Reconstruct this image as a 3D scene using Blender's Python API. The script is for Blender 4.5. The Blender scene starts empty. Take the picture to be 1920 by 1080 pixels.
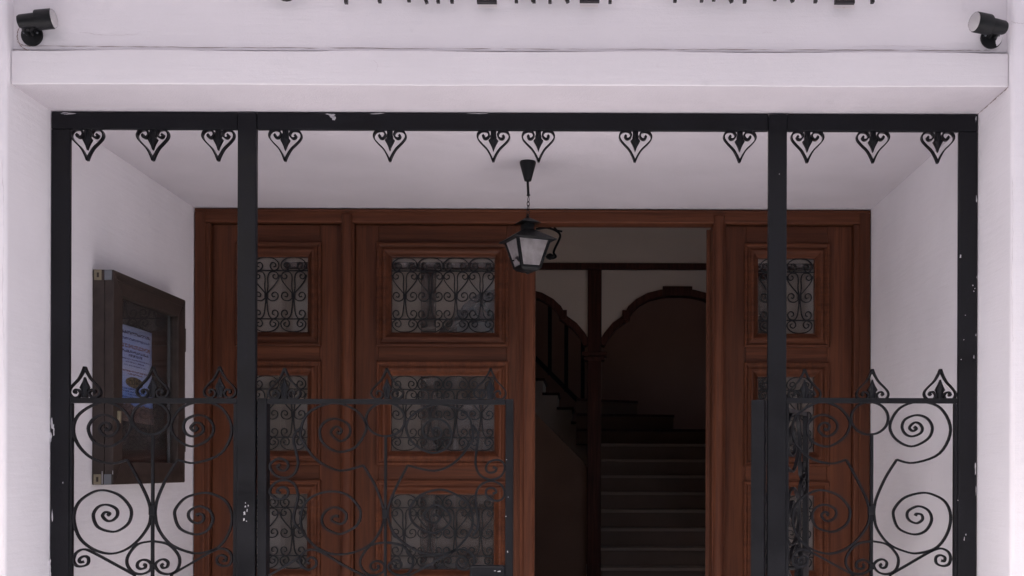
import bpy, math, random
from mathutils import Vector, Matrix
random.seed(7)
R = math.radians
S = bpy.context.scene
COL = S.collection

# ------------------------------------------------------------------ camera, sky, sun, exposure
EYE, DC, F = 1.25, 3.4, 2098.0            # lens height over the porch floor, distance to the iron screen, focal length (1920 px wide)
VX, VY, ROLL = 1090.0, 880.0, 0.003       # where the optical axis meets the photograph; slight roll
cd = bpy.data.cameras.new('camera'); cam = bpy.data.objects.new('camera', cd); COL.objects.link(cam)
cam.location = (0, -DC, EYE)
cam.rotation_mode = 'QUATERNION'
cam.rotation_quaternion = (Matrix.Rotation(R(90), 4, 'X') @ Matrix.Rotation(ROLL, 4, 'Z')).to_quaternion()
cd.sensor_width = 36.0; cd.lens = F / 1920 * 36.0
cd.shift_x = -(VX - 960) / 1920; cd.shift_y = (VY - 540) / 1920
cd.clip_start = 0.05; cd.clip_end = 1000
S.camera = cam

SUN_EL, SUN_AZ = R(36), R(180 + 14)       # sun high in front and to the left: a slab added out of view keeps the front in shade, the paving before it is lit
w = bpy.data.worlds.new('World'); S.world = w; w.use_nodes = True
nt = w.node_tree; bg = nt.nodes['Background']
sky = nt.nodes.new('ShaderNodeTexSky'); sky.sky_type = 'NISHITA'; sky.sun_disc = False
sky.sun_elevation = SUN_EL; sky.sun_rotation = SUN_AZ; sky.dust_density = 3.0; sky.air_density = 1.0
nt.links.new(sky.outputs[0], bg.inputs[0]); bg.inputs[1].default_value = 0.10
sl = bpy.data.lights.new('sun', 'SUN'); sun = bpy.data.objects.new('sun', sl); COL.objects.link(sun)
sl.energy = 5.0; sl.angle = R(0.6); sl.color = (1.0, 0.955, 0.915)
sd = Vector((math.sin(SUN_AZ) * math.cos(SUN_EL), math.cos(SUN_AZ) * math.cos(SUN_EL), math.sin(SUN_EL)))
sun.rotation_mode = 'QUATERNION'; sun.rotation_quaternion = sd.to_track_quat('Z', 'Y')
sun.location = sd * 30
S.view_settings.view_transform = 'Standard'; S.view_settings.look = 'None'
S.view_settings.gamma = 1.0; S.view_settings.use_curve_mapping = False
S.view_settings.exposure = 1.32

# ------------------------------------------------------------------ helpers
def at(px, py, Y=0.0):
    """photograph measurement on a plane at depth Y -> (X, Z) in metres"""
    dx, dy = px - VX, py - VY
    k = (Y + DC) / F
    return ((dx + ROLL * dy) * k, EYE - (dy - ROLL * dx) * k)

def catmull(pts, n=5):
    P = [Vector(p) for p in pts]; out = []
    for i in range(len(P) - 1):
        p0 = P[max(i - 1, 0)]; p1 = P[i]; p2 = P[i + 1]; p3 = P[min(i + 2, len(P) - 1)]
        for k in range(n):
            t = k / n
            out.append(0.5 * ((2 * p1) + (p2 - p0) * t + (2 * p0 - 5 * p1 + 4 * p2 - p3) * t * t + (3 * p1 - p0 - 3 * p2 + p3) * t ** 3))
    out.append(P[-1]); return out

class MB:
    def __init__(s): s.v = []; s.f = []
    def add(s, vs, fs):
        b = len(s.v); s.v += [tuple(v) for v in vs]; s.f += [tuple(i + b for i in f) for f in fs]; return s
    def box(s, x0, x1, y0, y1, z0, z1):
        return s.add([(x0, y0, z0), (x1, y0, z0), (x1, y1, z0), (x0, y1, z0), (x0, y0, z1), (x1, y0, z1), (x1, y1, z1), (x0, y1, z1)],
                     [(0, 3, 2, 1), (4, 5, 6, 7), (0, 1, 5, 4), (1, 2, 6, 5), (2, 3, 7, 6), (3, 0, 4, 7)])
    def prism(s, poly, y0, y1):                       # polygon in XZ pushed along Y
        n = len(poly)
        s.add([(x, y0, z) for x, z in poly] + [(x, y1, z) for x, z in poly],
              [tuple(range(n)), tuple(range(2 * n - 1, n - 1, -1))] + [(i, i + n, (i + 1) % n + n, (i + 1) % n) for i in range(n)])
        return s
    def slab(s, poly, z0, z1):                        # polygon in XY pushed along Z
        n = len(poly)
        s.add([(x, y, z0) for x, y in poly] + [(x, y, z1) for x, y in poly],
              [tuple(range(n - 1, -1, -1)), tuple(range(n, 2 * n))] + [(i, (i + 1) % n, (i + 1) % n + n, i + n) for i in range(n)])
        return s
    def ribbon(s, pts, w, y0, y1, n=5, smooth=True, closed=False, wf=None):   # flat bar bent in XZ, w wide, y0..y1 deep
        P = catmull([(x, z, 0) for x, z in pts], n) if smooth else [Vector((x, z, 0)) for x, z in pts]
        m = len(P); L = []; Rr = []
        for i in range(m):
            if closed: t = P[(i + 1) % (m - 1)] - P[(i - 1) % (m - 1)]
            else: t = P[min(i + 1, m - 1)] - P[max(i - 1, 0)]
            if t.length < 1e-9: t = Vector((1, 0, 0))
            t.normalize(); nn = Vector((-t.y, t.x, 0))
            h = w / 2 * (wf(i / (m - 1)) if wf else 1)
            L.append(P[i] + nn * h); Rr.append(P[i] - nn * h)
        vs = []
        for i in range(m):
            vs += [(L[i].x, y0, L[i].y), (Rr[i].x, y0, Rr[i].y), (Rr[i].x, y1, Rr[i].y), (L[i].x, y1, L[i].y)]
        fs = []
        for i in range(m - 1):
            a = 4 * i; b = a + 4
            fs += [(a + k, a + (k + 1) % 4, b + (k + 1) % 4, b + k) for k in range(4)]
        if not closed: fs += [(3, 2, 1, 0), tuple(4 * (m - 1) + k for k in range(4))]
        return s.add(vs, fs)
    def tube(s, pts, r, n=8, rf=None):
        P = [Vector(p) for p in pts]; m = len(P); vs = []; fs = []
        up = None
        for i in range(m):
            t = (P[min(i + 1, m - 1)] - P[max(i - 1, 0)]).normalized()
            if up is None:
                up = Vector((0, 0, 1)) if abs(t.z) < 0.9 else Vector((1, 0, 0))
            a = t.cross(up).normalized(); b = a.cross(t).normalized(); up = b
            rr = r * (rf(i / max(m - 1, 1)) if rf else 1)
            vs += [P[i] + (a * math.cos(2 * math.pi * k / n) + b * math.sin(2 * math.pi * k / n)) * rr for k in range(n)]
        for i in range(m - 1):
            fs += [(i * n + k, i * n + (k + 1) % n, (i + 1) * n + (k + 1) % n, (i + 1) * n + k) for k in range(n)]
        fs += [tuple(range(n - 1, -1, -1)), tuple((m - 1) * n + k for k in range(n))]
        return s.add(vs, fs)
    def lathe(s, prof, M=Matrix(), n=24, rot=0.0):    # profile (r, z) turned round local Z
        vs = []; fs = []; m = len(prof)
        for r, z in prof:
            vs += [M @ Vector((r * math.cos(rot + 2 * math.pi * k / n), r * math.sin(rot + 2 * math.pi * k / n), z)) for k in range(n)]
        for i in range(m - 1):
            fs += [(i * n + k, i * n + (k + 1) % n, (i + 1) * n + (k + 1) % n, (i + 1) * n + k) for k in range(n)]
        fs += [tuple(range(n - 1, -1, -1)), tuple((m - 1) * n + k for k in range(n))]
        return s.add(vs, fs)
    def rings(s, rects):                              # successive rectangular loops (x0,x1,z0,z1,y) joined: a mitred moulding
        vs = []; fs = []
        for x0, x1, z0, z1, y in rects: vs += [(x0, y, z0), (x1, y, z0), (x1, y, z1), (x0, y, z1)]
        for i in range(len(rects) - 1):
            a = 4 * i; b = a + 4
            fs += [(a + k, a + (k + 1) % 4, b + (k + 1) % 4, b + k) for k in range(4)]
        return s.add(vs, fs)
    def mesh(s, name, off=(0, 0, 0)):
        me = bpy.data.meshes.new(name)
        me.from_pydata([(x - off[0], y - off[1], z - off[2]) for x, y, z in s.v], [], s.f); me.update()
        return me
    def build(s, name, mat, parent=None, bevel=0.0, smooth=False, seg=2):
        off = parent['_org'] if parent is not None and '_org' in parent else (0, 0, 0)
        me = s.mesh(name, off); me.materials.append(mat)
        if smooth:
            me.polygons.foreach_set('use_smooth', [True] * len(me.polygons))
            me.set_sharp_from_angle(angle=R(35))
        o = bpy.data.objects.new(name, me); COL.objects.link(o)
        if parent is not None: o.parent = parent; o['_org'] = tuple(off)
        if bevel:
            md = o.modifiers.new('bevel', 'BEVEL'); md.width = bevel; md.segments = seg; md.limit_method = 'ANGLE'; md.angle_limit = R(30)
        return o

def thing(name, label, cat, loc, group=None):
    o = bpy.data.objects.new(name, None); COL.objects.link(o); o.location = loc; o.empty_display_size = 0.1
    o['label'] = label; o['category'] = cat; o['_org'] = tuple(loc)
    if group: o['group'] = group
    return o

def joint(name, parent):                              # an intermediate part (Empty) at its thing's base
    o = bpy.data.objects.new(name, None); COL.objects.link(o); o.parent = parent; o['_org'] = parent['_org']; o.empty_display_size = 0.1
    return o

def inst(src, name, parent, M):                       # same mesh data placed again
    o = bpy.data.objects.new(name, src); COL.objects.link(o); o.parent = parent; o['_org'] = parent['_org']
    o.matrix_local = M; return o

# ------------------------------------------------------------------ materials
def mat(name, base, rough=0.6, metal=0.0, spec=0.5):
    m = bpy.data.materials.new(name); m.use_nodes = True
    b = m.node_tree.nodes['Principled BSDF']
    b.inputs['Base Color'].default_value = (*base, 1); b.inputs['Roughness'].default_value = rough
    b.inputs['Metallic'].default_value = metal; b.inputs['Specular IOR Level'].default_value = spec
    return m, m.node_tree, b

def N(t, typ, **kw):
    n = t.nodes.new(typ)
    for k, v in kw.items(): setattr(n, k, v)
    return n
def noise(t, vec, scale, detail=4, rough=0.55):
    n = N(t, 'ShaderNodeTexNoise'); n.inputs['Scale'].default_value = scale; n.inputs['Detail'].default_value = detail; n.inputs['Roughness'].default_value = rough
    t.links.new(vec, n.inputs['Vector']); return n.outputs['Fac']
def ramp(t, fac, stops):
    r = N(t, 'ShaderNodeValToRGB'); e = r.color_ramp.elements
    while len(e) < len(stops): e.new(0.5)
    for i, (p, c) in enumerate(stops): e[i].position = p; e[i].color = (*c, 1) if len(c) == 3 else c
    t.links.new(fac, r.inputs[0]); return r.outputs[0]
def mixc(t, fac, a, b, blend='MIX'):
    m = N(t, 'ShaderNodeMix', data_type='RGBA', blend_type=blend)
    for s, v in (('Factor', fac), ('A', a), ('B', b)):
        i = [k for k in m.inputs if k.name == s and (k.type == ('VALUE' if s == 'Factor' else 'RGBA'))][0]
        if hasattr(v, 'is_output'): t.links.new(v, i)
        elif s == 'Factor': i.default_value = v
        else: i.default_value = (*v, 1)
    return [k for k in m.outputs if k.type == 'RGBA'][0]
def bump(t, b, h, strength, dist):
    n = N(t, 'ShaderNodeBump'); n.inputs['Strength'].default_value = strength; n.inputs['Distance'].default_value = dist
    t.links.new(h, n.inputs['Height']); t.links.new(n.outputs[0], b.inputs['Normal'])
def geo(t): return N(t, 'ShaderNodeNewGeometry').outputs['Position']
def mapping(t, vec, scale):
    m = N(t, 'ShaderNodeMapping'); m.inputs['Scale'].default_value = scale; t.links.new(vec, m.inputs['Vector']); return m.outputs[0]
def math_(t, op, a, b=None):
    m = N(t, 'ShaderNodeMath', operation=op)
    for i, v in enumerate((a, b)):
        if v is None: continue
        if hasattr(v, 'is_output'): t.links.new(v, m.inputs[i])
        else: m.inputs[i].default_value = v
    return m.outputs[0]

def plaster(name, base, var=0.05, grain=1.0):
    m, t, b = mat(name, base, 0.9, spec=0.2)
    p = geo(t)
    big = noise(t, p, 1.7, 5); fine = noise(t, p, 55, 6, 0.7); grit = noise(t, p, 240, 3, 0.6)
    dark = tuple(c * (1 - var * 2) for c in base)
    c1 = ramp(t, big, [(0.3, dark), (0.62, base)])
    spots = noise(t, p, 16, 3, 0.5)
    c2 = mixc(t, ramp(t, spots, [(0.70, (0, 0, 0)), (0.80, (0.35, 0.35, 0.35))]), c1, tuple(c * 0.82 for c in base))
    t.links.new(c2, b.inputs['Base Color'])
    strk = noise(t, mapping(t, p, (2.0, 2.0, 28.0)), 2.2, 4)
    h = math_(t, 'ADD', math_(t, 'MULTIPLY', fine, 0.7), math_(t, 'ADD', math_(t, 'MULTIPLY', grit, 0.25 * grain), math_(t, 'MULTIPLY', strk, 0.9)))
    bump(t, b, h, 0.5, 0.003)
    return m
M_WALL = plaster('lavender_white_paint', (0.875, 0.84, 0.885))  # one paint with the band, set lighter here to brighten the porch sides
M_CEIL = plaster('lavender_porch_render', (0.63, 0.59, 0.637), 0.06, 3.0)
M_WALL_DIM = plaster('lavender_white_paint_dimmed', (0.81, 0.775, 0.81), 0.03)  # same wall paint, darkened so band and upper wall look less lit
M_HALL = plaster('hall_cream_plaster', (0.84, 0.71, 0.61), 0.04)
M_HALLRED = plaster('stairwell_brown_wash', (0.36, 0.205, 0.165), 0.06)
M_CONC = plaster('pale_paving', (0.80, 0.78, 0.80), 0.04)
M_GROUND = plaster('street_paving', (0.44, 0.43, 0.445), 0.06)
M_CRACK = mat('crack_dirt', (0.27, 0.19, 0.17), 0.95)[0]

def wood(name, dirn, c0, c1, c2, rough=0.42):
    m, t, b = mat(name, c1, rough, spec=0.2)
    p = geo(t)
    oi = N(t, 'ShaderNodeObjectInfo').outputs['Random']
    off = N(t, 'ShaderNodeCombineXYZ')
    for i in range(3): t.links.new(math_(t, 'MULTIPLY', oi, 7.3 + 3 * i), off.inputs[i])
    va = N(t, 'ShaderNodeVectorMath', operation='ADD'); t.links.new(p, va.inputs[0]); t.links.new(off.outputs[0], va.inputs[1])
    sc = (42, 42, 1.5) if dirn == 'z' else (1.5, 42, 42)
    g = noise(t, mapping(t, va.outputs[0], sc), 1.0, 5, 0.6)
    g2 = noise(t, mapping(t, va.outputs[0], tuple(s * 4 for s in sc)), 1.0, 3, 0.6)
    big = noise(t, mapping(t, va.outputs[0], tuple(s * 0.12 for s in sc)), 1.0, 3)
    col = ramp(t, g, [(0.30, c0), (0.52, c1), (0.75, c2)])
    col = mixc(t, ramp(t, g2, [(0.35, (0.55, 0.55, 0.55)), (0.5, (0, 0, 0))]), col, c0)
    v = math_(t, 'ADD', math_(t, 'MULTIPLY', oi, 0.30), math_(t, 'ADD', math_(t, 'MULTIPLY', big, 0.7), 0.48))
    hs = N(t, 'ShaderNodeHueSaturation'); t.links.new(v, hs.inputs['Value']); t.links.new(col, hs.inputs['Color'])
    t.links.new(hs.outputs[0], b.inputs['Base Color'])
    bump(t, b, math_(t, 'ADD', g2, g), 0.25, 0.001)
    rr = ramp(t, big, [(0.3, (rough - 0.1,) * 3), (0.7, (rough + 0.15,) * 3)]); t.links.new(rr, b.inputs['Roughness'])
    return m
WC = ((0.060, 0.019, 0.010), (0.100, 0.033, 0.016), (0.132, 0.045, 0.021))
M_WV = wood('varnished_wood_upright_grain', 'z', *WC)
M_WH = wood('varnished_wood_level_grain', 'x', *WC)
DCOL = ((0.040, 0.014, 0.010), (0.085, 0.028, 0.020), (0.12, 0.042, 0.030))
M_DV = wood('dark_hall_wood', 'z', *DCOL)

def iron(name, base, rough):
    m, t, b = mat(name, base, rough, spec=0.26)
    p = geo(t)
    a = noise(t, p, 9, 4); f = noise(t, p, 140, 4, 0.7); d = noise(t, p, 38, 5, 0.7)
    c = ramp(t, a, [(0.3, tuple(x * 0.75 for x in base)), (0.7, tuple(x * 1.45 for x in base))])
    c = mixc(t, ramp(t, d, [(0.62, (0, 0, 0)), (0.78, (0.5, 0.5, 0.5))]), c, (0.026, 0.028, 0.038))
    t.links.new(c, b.inputs['Base Color'])
    t.links.new(ramp(t, a, [(0.3, (rough - 0.08,) * 3), (0.7, (rough + 0.15,) * 3)]), b.inputs['Roughness'])
    bump(t, b, math_(t, 'ADD', f, math_(t, 'MULTIPLY', d, 1.5)), 0.35, 0.0012)
    return m
M_IRON = iron('black_iron_paint', (0.0042, 0.0044, 0.0068), 0.42)
M_GRILLE = iron('black_grille_iron', (0.010, 0.010, 0.012), 0.5)
M_LAMP = iron('black_lamp_paint', (0.0045, 0.005, 0.006), 0.42)
M_CHIP = mat('bare_white_undercoat', (0.50, 0.49, 0.52), 0.8)[0]

def glass(name, dust, tint):
    m = bpy.data.materials.new(name); m.use_nodes = True; t = m.node_tree; t.nodes.clear()
    out = N(t, 'ShaderNodeOutputMaterial'); tr = N(t, 'ShaderNodeBsdfTransparent'); gl = N(t, 'ShaderNodeBsdfGlossy'); df = N(t, 'ShaderNodeBsdfDiffuse')
    gl.inputs['Roughness'].default_value = 0.015; df.inputs['Color'].default_value = (*tint, 1)
    tr.inputs['Color'].default_value = (0.9, 0.9, 0.9, 1)
    p = geo(t)
    wv = noise(t, p, 5, 2); bp = N(t, 'ShaderNodeBump'); bp.inputs['Strength'].default_value = 0.035; bp.inputs['Distance'].default_value = 0.01
    t.links.new(wv, bp.inputs['Height']); t.links.new(bp.outputs[0], gl.inputs['Normal'])
    m1 = N(t, 'ShaderNodeMixShader'); d = noise(t, p, 7, 5)
    t.links.new(ramp(t, d, [(0.3, (dust * 0.92,) * 3), (0.7, (dust * 1.1,) * 3)]), m1.inputs[0]); t.links.new(tr.outputs[0], m1.inputs[1]); t.links.new(df.outputs[0], m1.inputs[2])
    lw = N(t, 'ShaderNodeLayerWeight'); lw.inputs['Blend'].default_value = 0.5
    fr = math_(t, 'ADD', math_(t, 'MULTIPLY', math_(t, 'POWER', lw.outputs['Facing'], 5.0), 0.95), 0.04)
    m2 = N(t, 'ShaderNodeMixShader'); t.links.new(fr, m2.inputs[0]); t.links.new(m1.outputs[0], m2.inputs[1]); t.links.new(gl.outputs[0], m2.inputs[2])
    t.links.new(m2.outputs[0], out.inputs[0]); return m
M_GLASS = glass('dusty_window_glass', 0.075, (0.6, 0.545, 0.54))
M_BGLASS = glass('notice_board_glass', 0.02, (0.5, 0.5, 0.5))

# ------------------------------------------------------------------ house: outer shell and porch
XL, XR = -1.616, 1.204                    # porch side walls
ZC = 2.335                                # porch ceiling
YB = 1.26                                 # face of the door frame
gnd = MB().add([(-150, -150, -0.35), (150, -150, -0.35), (150, 150, -0.35), (-150, 150, -0.35)], [(0, 1, 2, 3)]).build('ground', M_GROUND)
gnd['kind'] = 'structure'

house = thing('house', 'lavender white house front with a deep porch and carved wooden double door', 'building', (0, 0.6, -0.35))
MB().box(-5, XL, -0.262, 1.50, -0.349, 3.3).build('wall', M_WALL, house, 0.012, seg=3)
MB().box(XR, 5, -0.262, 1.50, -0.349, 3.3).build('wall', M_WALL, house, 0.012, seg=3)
MB().box(XL - 0.001, XR + 0.001, -0.224, 1.499, ZC + 0.102, 3.299).build('upper_wall', M_WALL_DIM, house)
# band over the opening: slightly uneven edges, like hand-laid render
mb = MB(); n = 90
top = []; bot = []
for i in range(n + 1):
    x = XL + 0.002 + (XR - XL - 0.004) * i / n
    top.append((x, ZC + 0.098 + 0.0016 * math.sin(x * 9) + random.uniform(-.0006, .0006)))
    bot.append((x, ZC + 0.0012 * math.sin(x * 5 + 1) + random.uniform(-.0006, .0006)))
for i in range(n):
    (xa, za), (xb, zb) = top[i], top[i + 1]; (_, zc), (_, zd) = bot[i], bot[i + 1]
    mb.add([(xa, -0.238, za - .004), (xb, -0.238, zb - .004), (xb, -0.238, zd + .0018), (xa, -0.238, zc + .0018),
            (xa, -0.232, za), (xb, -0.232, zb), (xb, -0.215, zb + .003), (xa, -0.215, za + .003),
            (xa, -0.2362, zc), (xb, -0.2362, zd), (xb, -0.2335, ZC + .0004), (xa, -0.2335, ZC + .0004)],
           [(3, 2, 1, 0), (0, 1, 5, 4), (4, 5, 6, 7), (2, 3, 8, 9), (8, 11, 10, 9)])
ledge = mb.build('ledge', M_WALL_DIM, house, smooth=True)
# porch ceiling with the lintel soffit in front
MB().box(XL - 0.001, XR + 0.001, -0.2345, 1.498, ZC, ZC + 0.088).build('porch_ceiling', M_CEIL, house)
# wandering dirt-filled crack between band and wall, and up the right reveal
def crack(pts, parent, y, w0):
    m = MB(); P = catmull([(x, z, 0) for x, z in pts], 14)
    prev = None
    for p in P:
        wd = w0 * random.uniform(0.15, 1.0) * (1 if random.random() > .13 else 0.1)
        z = p.y + random.uniform(-.0008, .0008)
        cur = [(p.x, y, z - wd), (p.x, y, z + wd)]
        if prev: m.add([prev[0], cur[0], cur[1], prev[1]], [(0, 1, 2, 3)])
        prev = cur
    return m.build('crack', M_CRACK, parent)
zk = ZC + 0.1075
crack([(XL + .02, zk + .004), (XL + .3, zk + .0035), (-1.0, zk + .001), (-.6, zk - .001 + .0015), (-.2, zk), (.2, zk), (.6, zk), (1.0, zk - .0005), (XR - .03, zk)], house, -0.2252, 0.0009)
crack([(XL + .012, zk + .05), (XL + .01, zk + .03), (XL + .016, zk + .012), (XL + .05, zk + .002)], house, -0.2254, 0.0013)
# dirt line where the soffit meets the right reveal, and hairlines in the render
mb = MB(); prev = None
for i in range(41):
    y = -0.236 + .236 * i / 40; wd = random.uniform(.0006, .0034) * (1 if random.random() > .2 else .2)
    cur = [(XR - .0006, y, ZC - .0005), (XR - .0006, y, ZC - .0005 - wd)]
    if prev: mb.add([prev[0], cur[0], cur[1], prev[1]], [(0, 1, 2, 3)])
    prev = cur
mb.build('crack', M_CRACK, house)
M_HAIR = mat('hairline_shade', (0.64, 0.59, 0.62), 0.95)[0]
def hair(pts, y, w0=.0009):
    P = [(x, z) for x, z in pts]; m = MB(); prev = None
    for p in catmull([(x, z, 0) for x, z in P], 12):
        wd = w0 * random.uniform(.2, 1); q = p + Vector((random.uniform(-.0012, .0012), random.uniform(-.0012, .0012), 0))
        cur = [(q.x - wd, y, q.y - wd), (q.x + wd, y, q.y + wd)]
        if prev: m.add([prev[0], cur[0], cur[1], prev[1]], [(0, 1, 2, 3)])
        prev = cur
    m.build('hairline', M_HAIR, house)
def wp(px, py, Y=-.2625): return at(px, py, Y)
hair([wp(1897, 40), wp(1905, 43), wp(1919, 44)], -.2628); hair([wp(1898, 330), wp(1899, 420), wp(1897, 520), wp(1899, 640)], -.2628, .0007)
hair([wp(4, 300), wp(7, 420), wp(5, 560), wp(8, 690)], -.2628, .0006)
for L in ([(1430, 62), (1438, 60), (1447, 61)], [(700, 112), (708, 122), (705, 133)], [(150, 60), (200, 66), (260, 64)], [(1600, 88), (1680, 86), (1760, 89)]  ):
    hair([at(*q, -.2385 if L[0][1] > 100 else -.2245) for q in L], -.2386 if L[0][1] > 100 else -.2249, .0006)

MB().add([(XL + .0008, .10 + .02 * k, 2.05 + .004 * k) for k in range(2)] + [(XL + .0008, .12, 2.051), (XL + .0008, .10, 2.047)], [(0, 3, 2, 1)]).build('scuff', M_CRACK, house)
# porch floor, steps
MB().box(XL, XR, -0.30, 1.52, -0.349, 0.0).build('porch_floor', M_CONC, house, 0.006)
MB().box(XL - .15, XR + .15, -0.62, -0.301, -0.349, -0.17).build('step', M_CONC, house, 0.006)
# unseen slab added over the entrance to keep direct sun off the front
MB().box(-5.05, 5.05, -3.55, 1.70, 3.301, 3.45).build('added_shade_canopy', M_WALL, house)

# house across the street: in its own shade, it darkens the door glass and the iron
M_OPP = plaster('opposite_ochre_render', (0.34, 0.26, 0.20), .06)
M_SHUT = mat('opposite_shutters', (0.55, 0.52, 0.50), 0.6)[0]
YO = -12.5
opp = thing('opposite_house', 'ochre house across the street, seen only mirrored in the door panes', 'building', (0, YO, -0.35))
XO = [-18 + 3.0 * i for i in range(13)]
MB().box(-18.8, 18.8, YO - 5, YO - .25, -.349, 5.3).build('wall', M_OPP, opp)
for xo in XO: MB().box(xo - .85, xo + .85, YO - .249, YO, -.348, 5.2).build('pier', M_OPP, opp)
for zo0, zo1 in ((-.347, .85), (2.5, 3.4), (4.95, 5.19)):
    for a, b_ in zip(XO[:-1], XO[1:]): MB().box(a + .851, b_ - .851, YO - .248, YO - .002, zo0, zo1).build('wall_band', M_OPP, opp)
for zo in (.85, 3.4):
    for a, b_ in zip(XO[:-1], XO[1:]): MB().box(a + .86, b_ - .86, YO - .20, YO - .16, zo + .01, zo + 1.5).build('shutter', M_SHUT, opp)
MB().box(-19, 19, YO - 5.2, YO + .3, 5.301, 5.45).build('roof', M_OPP, opp)

# hall behind the door
HX0, HX1, HY1, HZ = -2.7, 2.5, 11.4, 4.0
MB().box(HX0 - .2, HX1 + .2, 1.521, HY1 + .2, -0.2, 0.0).build('hall_floor', M_CONC, house)
MB().box(HX0 - .2, HX1 + .2, 1.502, 1.70, ZC + .11, HZ + .0005).build('hall_front_wall', M_HALL, house)
for q in ((HX0 - .2, XL - .001), (XR + .001, HX1 + .2)): MB().box(*q, 1.502, 1.70, 0.001, ZC + .109).build('hall_front_wall', M_HALL, house)
MB().box(HX0 - .2, HX0, 1.501, HY1 + .2, 0.001, HZ).build('hall_wall', M_HALL, house)
for q in ((1.501, 3.0, .001, HZ), (5.0, 9.2, .001, HZ), (3.001, 4.999, .001, .95), (3.001, 4.999, 2.75, HZ), (9.2, 10.2, .001, 2.6), (9.2, 10.2, 3.3, HZ), (10.201, HY1 + .2, .001, HZ)):      # side wall with a window opening
    MB().box(HX1, HX1 + .2, *q).build('hall_wall', M_HALL, house)
hw = joint('hall_window', house)
for q in ((3.001, 3.06, .951, 2.749), (4.94, 4.999, .951, 2.749), (3.97, 4.03, 1.011, 2.689), (3.061, 4.939, .951, 1.01), (3.061, 4.939, 2.69, 2.749)): MB().box(HX1 + .08, HX1 + .13, *q).build('frame', M_WALL, hw)
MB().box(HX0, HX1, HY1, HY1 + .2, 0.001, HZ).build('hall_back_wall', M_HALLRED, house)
MB().box(HX0 - .2, HX1 + .2, 1.50, HY1 + .2, HZ + .001, HZ + .2).build('hall_ceiling', M_HALL, house)

# ------------------------------------------------------------------ door set (porch back wall)
KB = (YB + DC) / F
def bx(px, py=880): return at(px, py, YB)[0]
def bz(py, px=1000): return at(px, py, YB)[1]
ZH = bz(418)                                             # underside of the head
frame = joint('door_frame', house)
MB().box(XL + .004, XR - .004, YB, YB + .09, ZH, ZC - .003).build('head', M_WH, frame, 0.006)
MB().box(XL + .004, XR - .004, YB - .006, YB - .0005, ZH + .045, ZC - .004).build('head_trim', M_WH, frame, 0.003)
xj = [(XL + .004, bx(393)), (bx(637), bx(662)), (bx(1335), bx(1360)), (bx(1600), XR - .004)]
for i, (a, b_) in enumerate(xj):
    MB().box(a, b_, YB + .001, YB + .09, 0.0, ZH - .001).build('jamb', M_WV, frame, 0.006)
    if i in (1, 2):                                      # rounded cover bead on the inner posts
        c = (a + b_) / 2; h = (b_ - a) / 2
        MB().slab([(c + h * .8 * math.cos(q), YB + .0005 - .018 * math.sin(q)) for q in [math.pi * k / 10 for k in range(11)]][::-1], 0.0, ZH + .03).build('cover_bead', M_WV, frame, smooth=True)
    else:
        (s0, s1) = (a, a + .045) if i == 0 else (b_ - .045, b_)
        MB().box(s0, s1, YB - .006, YB + .0008, 0.0, ZH + .044).build('jamb_trim', M_WV, frame, 0.003)

PROF = [(0, 0), (0, -.014), (.004, -.018), (.010, -.018), (.014, -.013), (.018, -.010), (.022, -.011), (.030, -.019), (.037, -.019), (.046, -.010), (.056, .004), (.060, .006), (.060, .030)]
Z0T, Z0B, DZ = bz(480), bz(622), 224 * KB                # glass of the top row, step from row to row
YL = YB + .030                                           # face of the leaves

# scroll motif of the door grilles: half of one unit round a node, in units of 1/4.907 px
def half_unit():
    return [
        [(3, 0), (15, -80), (12, -160), (26, -205), (60, -220), (98, -207), (110, -175), (92, -152), (66, -160), (62, -184), (80, -192)],
        [(0, 10), (25, 40), (55, 52), (92, 42), (110, 12), (100, -20), (72, -28), (52, -8), (60, 15), (80, 10)],
        [(0, -4), (30, -42), (72, -90), (104, -135), (118, -172)],
        [(2, 5), (10, 100), (22, 180), (52, 216), (96, 205), (110, 166), (90, 140), (62, 146), (56, 174), (76, 184)],
        [(0, -352), (60, -344), (104, -312), (116, -272), (100, -240), (68, -230), (42, -250), (36, -280), (56, -304), (82, -294), (86, -270), (66, -262)],
        [(0, 340), (60, 332), (104, 300), (116, 262), (100, 236), (68, 222), (42, 240), (36, 270), (56, 292), (82, 282), (86, 260), (66, 252)]]
def grille_mesh(nodes, hw):
    u = KB / 4.907; m = MB(); w = 0.0040
    for c in nodes:
        for sgn in (-1, 1):
            for L in half_unit():
                m.ribbon([(c + sgn * x * u, -v * u) for x, v in L], w, -.004, .004, 3)
        m.box(c - .007, c + .007, -.006, .006, -.010, .008)
        m.box(c + 112 * u, c + 124 * u, -.006, .006, 168 * u, 190 * u); m.box(c - 124 * u, c - 112 * u, -.006, .006, 168 * u, 190 * u)
    for v in (-228, 220): m.box(-hw, hw, -.005, .005, -v * u - .0022, -v * u + .0022)
    me = m.mesh('grille'); me.materials.append(M_GRILLE); return me
PER = 237 * KB / 4.907
GM4 = grille_mesh([(i - 1.5) * PER for i in range(4)], 0.218)
GM2 = grille_mesh([(i - .5) * PER * 1.06 for i in range(2)], 0.119)

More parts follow.
